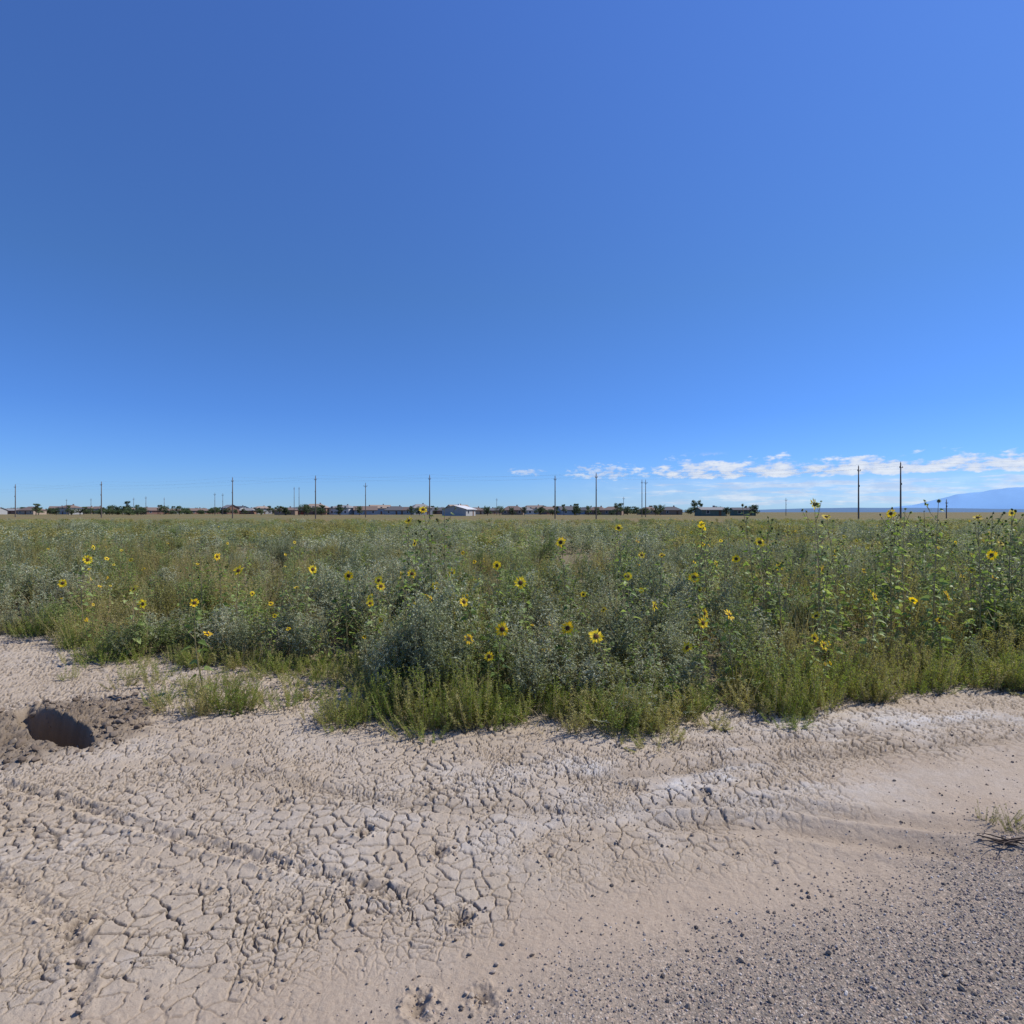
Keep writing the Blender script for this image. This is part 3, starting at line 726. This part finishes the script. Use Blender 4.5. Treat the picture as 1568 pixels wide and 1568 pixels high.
ridge('bluff',[2500,4300,5200,6200,7300,8200,11000],[0,45,70,80,80,70,40],11000,3000,(.09,.17,.28),5,18,900)  # distance haze painted into the bluff's dark blue colour

# ------------------------------------------------------------------ sky
w=bpy.data.worlds.new('World'); scene.world=w; w.use_nodes=True; nt=w.node_tree; nt.nodes.clear(); b=NB(nt)
out=b.n('ShaderNodeOutputWorld'); bg=b.n('ShaderNodeBackground'); bg.inputs['Strength'].default_value=.1
sky=b.n('ShaderNodeTexSky',sky_type='NISHITA'); sky.sun_disc=False; sky.sun_elevation=SUN_EL; sky.sun_rotation=SUN_AZ; sky.altitude=1400; sky.air_density=1.0; sky.dust_density=.4; sky.ozone_density=2.5
gen=b.n('ShaderNodeTexCoord').outputs['Generated']; sp=b.n('ShaderNodeSeparateXYZ'); b.l(gen,sp.inputs[0])
X,Y,Z=sp.outputs
az=b.math('ARCTAN2',X,Y); hyp=b.math('SQRT',b.math('ADD',b.math('MULTIPLY',X,X),b.math('MULTIPLY',Y,Y)))
el=b.math('DIVIDE',Z,b.math('MAXIMUM',hyp,.001))
# clear dry high-plains air: deeper blue than the default atmosphere (ramp stores half the multiplier)
grade=b.ramp(Z,[(0,(.25,.39,.67)),(.07,(.225,.38,.68)),(.15,(.215,.375,.68)),(.33,(.27,.435,.67)),(.64,(.36,.54,.90))])
skyc=b.mix(1.0,sky.outputs[0],grade,'MULTIPLY'); skyc=b.mix(1.0,skyc,skyc,'ADD')
def cvec(fa,fe,z):
    c=b.n('ShaderNodeCombineXYZ'); b.l(b.math('MULTIPLY',az,fa),c.inputs[0]); b.l(b.math('MULTIPLY',el,fe),c.inputs[1]); c.inputs[2].default_value=z; return c.outputs[0]
n1=b.noise(cvec(28,74,0),1.0,10,.64)
big=b.noise(cvec(9,0,3),1.0,3,.5)
n2=b.noise(cvec(12,110,5),1.0,7,.6)
n5=b.noise(cvec(70,160,9),1.0,8,.62)
waz=b.math('MULTIPLY',b.mr(az,.05,.30,.0,1,True),b.mr(az,1.0,1.4,1.,0.,True))
el2=b.math('SUBTRACT',el,b.math('MULTIPLY',b.math('SUBTRACT',big,.5),.035))
wel=b.math('MULTIPLY',b.mr(el,.044,.056,0.,1.,True),b.mr(el2,.066,.102,1.,0.,True))
W1=b.math('MULTIPLY',waz,wel)
m1=b.mr(b.math('ADD',n1,b.math('MULTIPLY',b.math('SUBTRACT',W1,1.),.42)),.36,.53,0,1,True)
def puff(a0,e0,ra,re):
    da=b.math('DIVIDE',b.math('SUBTRACT',az,a0),ra); de=b.math('DIVIDE',b.math('SUBTRACT',el,e0),re)
    r=b.math('ADD',b.math('MULTIPLY',da,da),b.math('MULTIPLY',de,de))
    return b.mr(b.math('ADD',b.math('MULTIPLY',b.math('MAXIMUM',b.math('SUBTRACT',1.,r),-1.),.16),n5),.52,.74,0,.75,True)
m3=b.math('MAXIMUM',puff(.145,.064,.06,.016),puff(.022,.066,.034,.007))
m3=b.math('MAXIMUM',m3,puff(.30,.095,.05,.008))
waz2=b.math('MULTIPLY',b.mr(az,-.05,.35,0.,1,True),b.mr(az,1.0,1.5,1.,0.,True))
wel2=b.math('MULTIPLY',b.mr(el,.004,.014,0.,1.,True),b.mr(el,.044,.060,1.,0.,True))
W2=b.math('MULTIPLY',waz2,wel2)
m2=b.mr(b.math('ADD',n2,b.math('MULTIPLY',b.math('SUBTRACT',W2,1.),.4)),.38,.60,0,.75,True)
m2=b.math('MAXIMUM',m2,b.math('MULTIPLY',W2,.22))
near_mask=b.mr(b.math('ABSOLUTE',b.math('SUBTRACT',az,.15)),.19,.24,1.,0.,True)
m3=b.math('MULTIPLY',m3,b.math('MULTIPLY',near_mask,b.mr(el,.04,.05,0.,1.,True))); m3=b.math('MULTIPLY',m3,b.mr(el,.085,.095,1.,0.,True))
m=b.math('MAXIMUM',b.math('MAXIMUM',m1,m3),m2)
cc=b.mix(b.mr(n1,.42,.62),(5.6,6.4,8.2),(8.2,8.6,9.2))
b.l(b.mix(b.math('MULTIPLY',m,.88),skyc,cc),bg.inputs['Color']); b.l(bg.outputs[0],out.inputs[0])

sun=bpy.data.lights.new('sun','SUN'); sun.energy=4.9; sun.angle=R(.53); sun.color=(1,.95,.87)
so=bpy.data.objects.new('sun',sun); scene.collection.objects.link(so)
sd=Vector((math.sin(SUN_AZ)*math.cos(SUN_EL),math.cos(SUN_AZ)*math.cos(SUN_EL),math.sin(SUN_EL)))
so.rotation_euler=sd.to_track_quat('Z','Y').to_euler(); so.location=sd*50

cam=bpy.data.cameras.new('camera'); cam.sensor_width=36; cam.lens=21.45; cam.clip_start=.05; cam.clip_end=100000
co=bpy.data.objects.new('camera',cam); co.location=(0,0,EYE); co.rotation_euler=(R(90),0,0); scene.collection.objects.link(co); scene.camera=co
scene.view_settings.view_transform='Standard'; scene.view_settings.look='None'; scene.view_settings.exposure=0
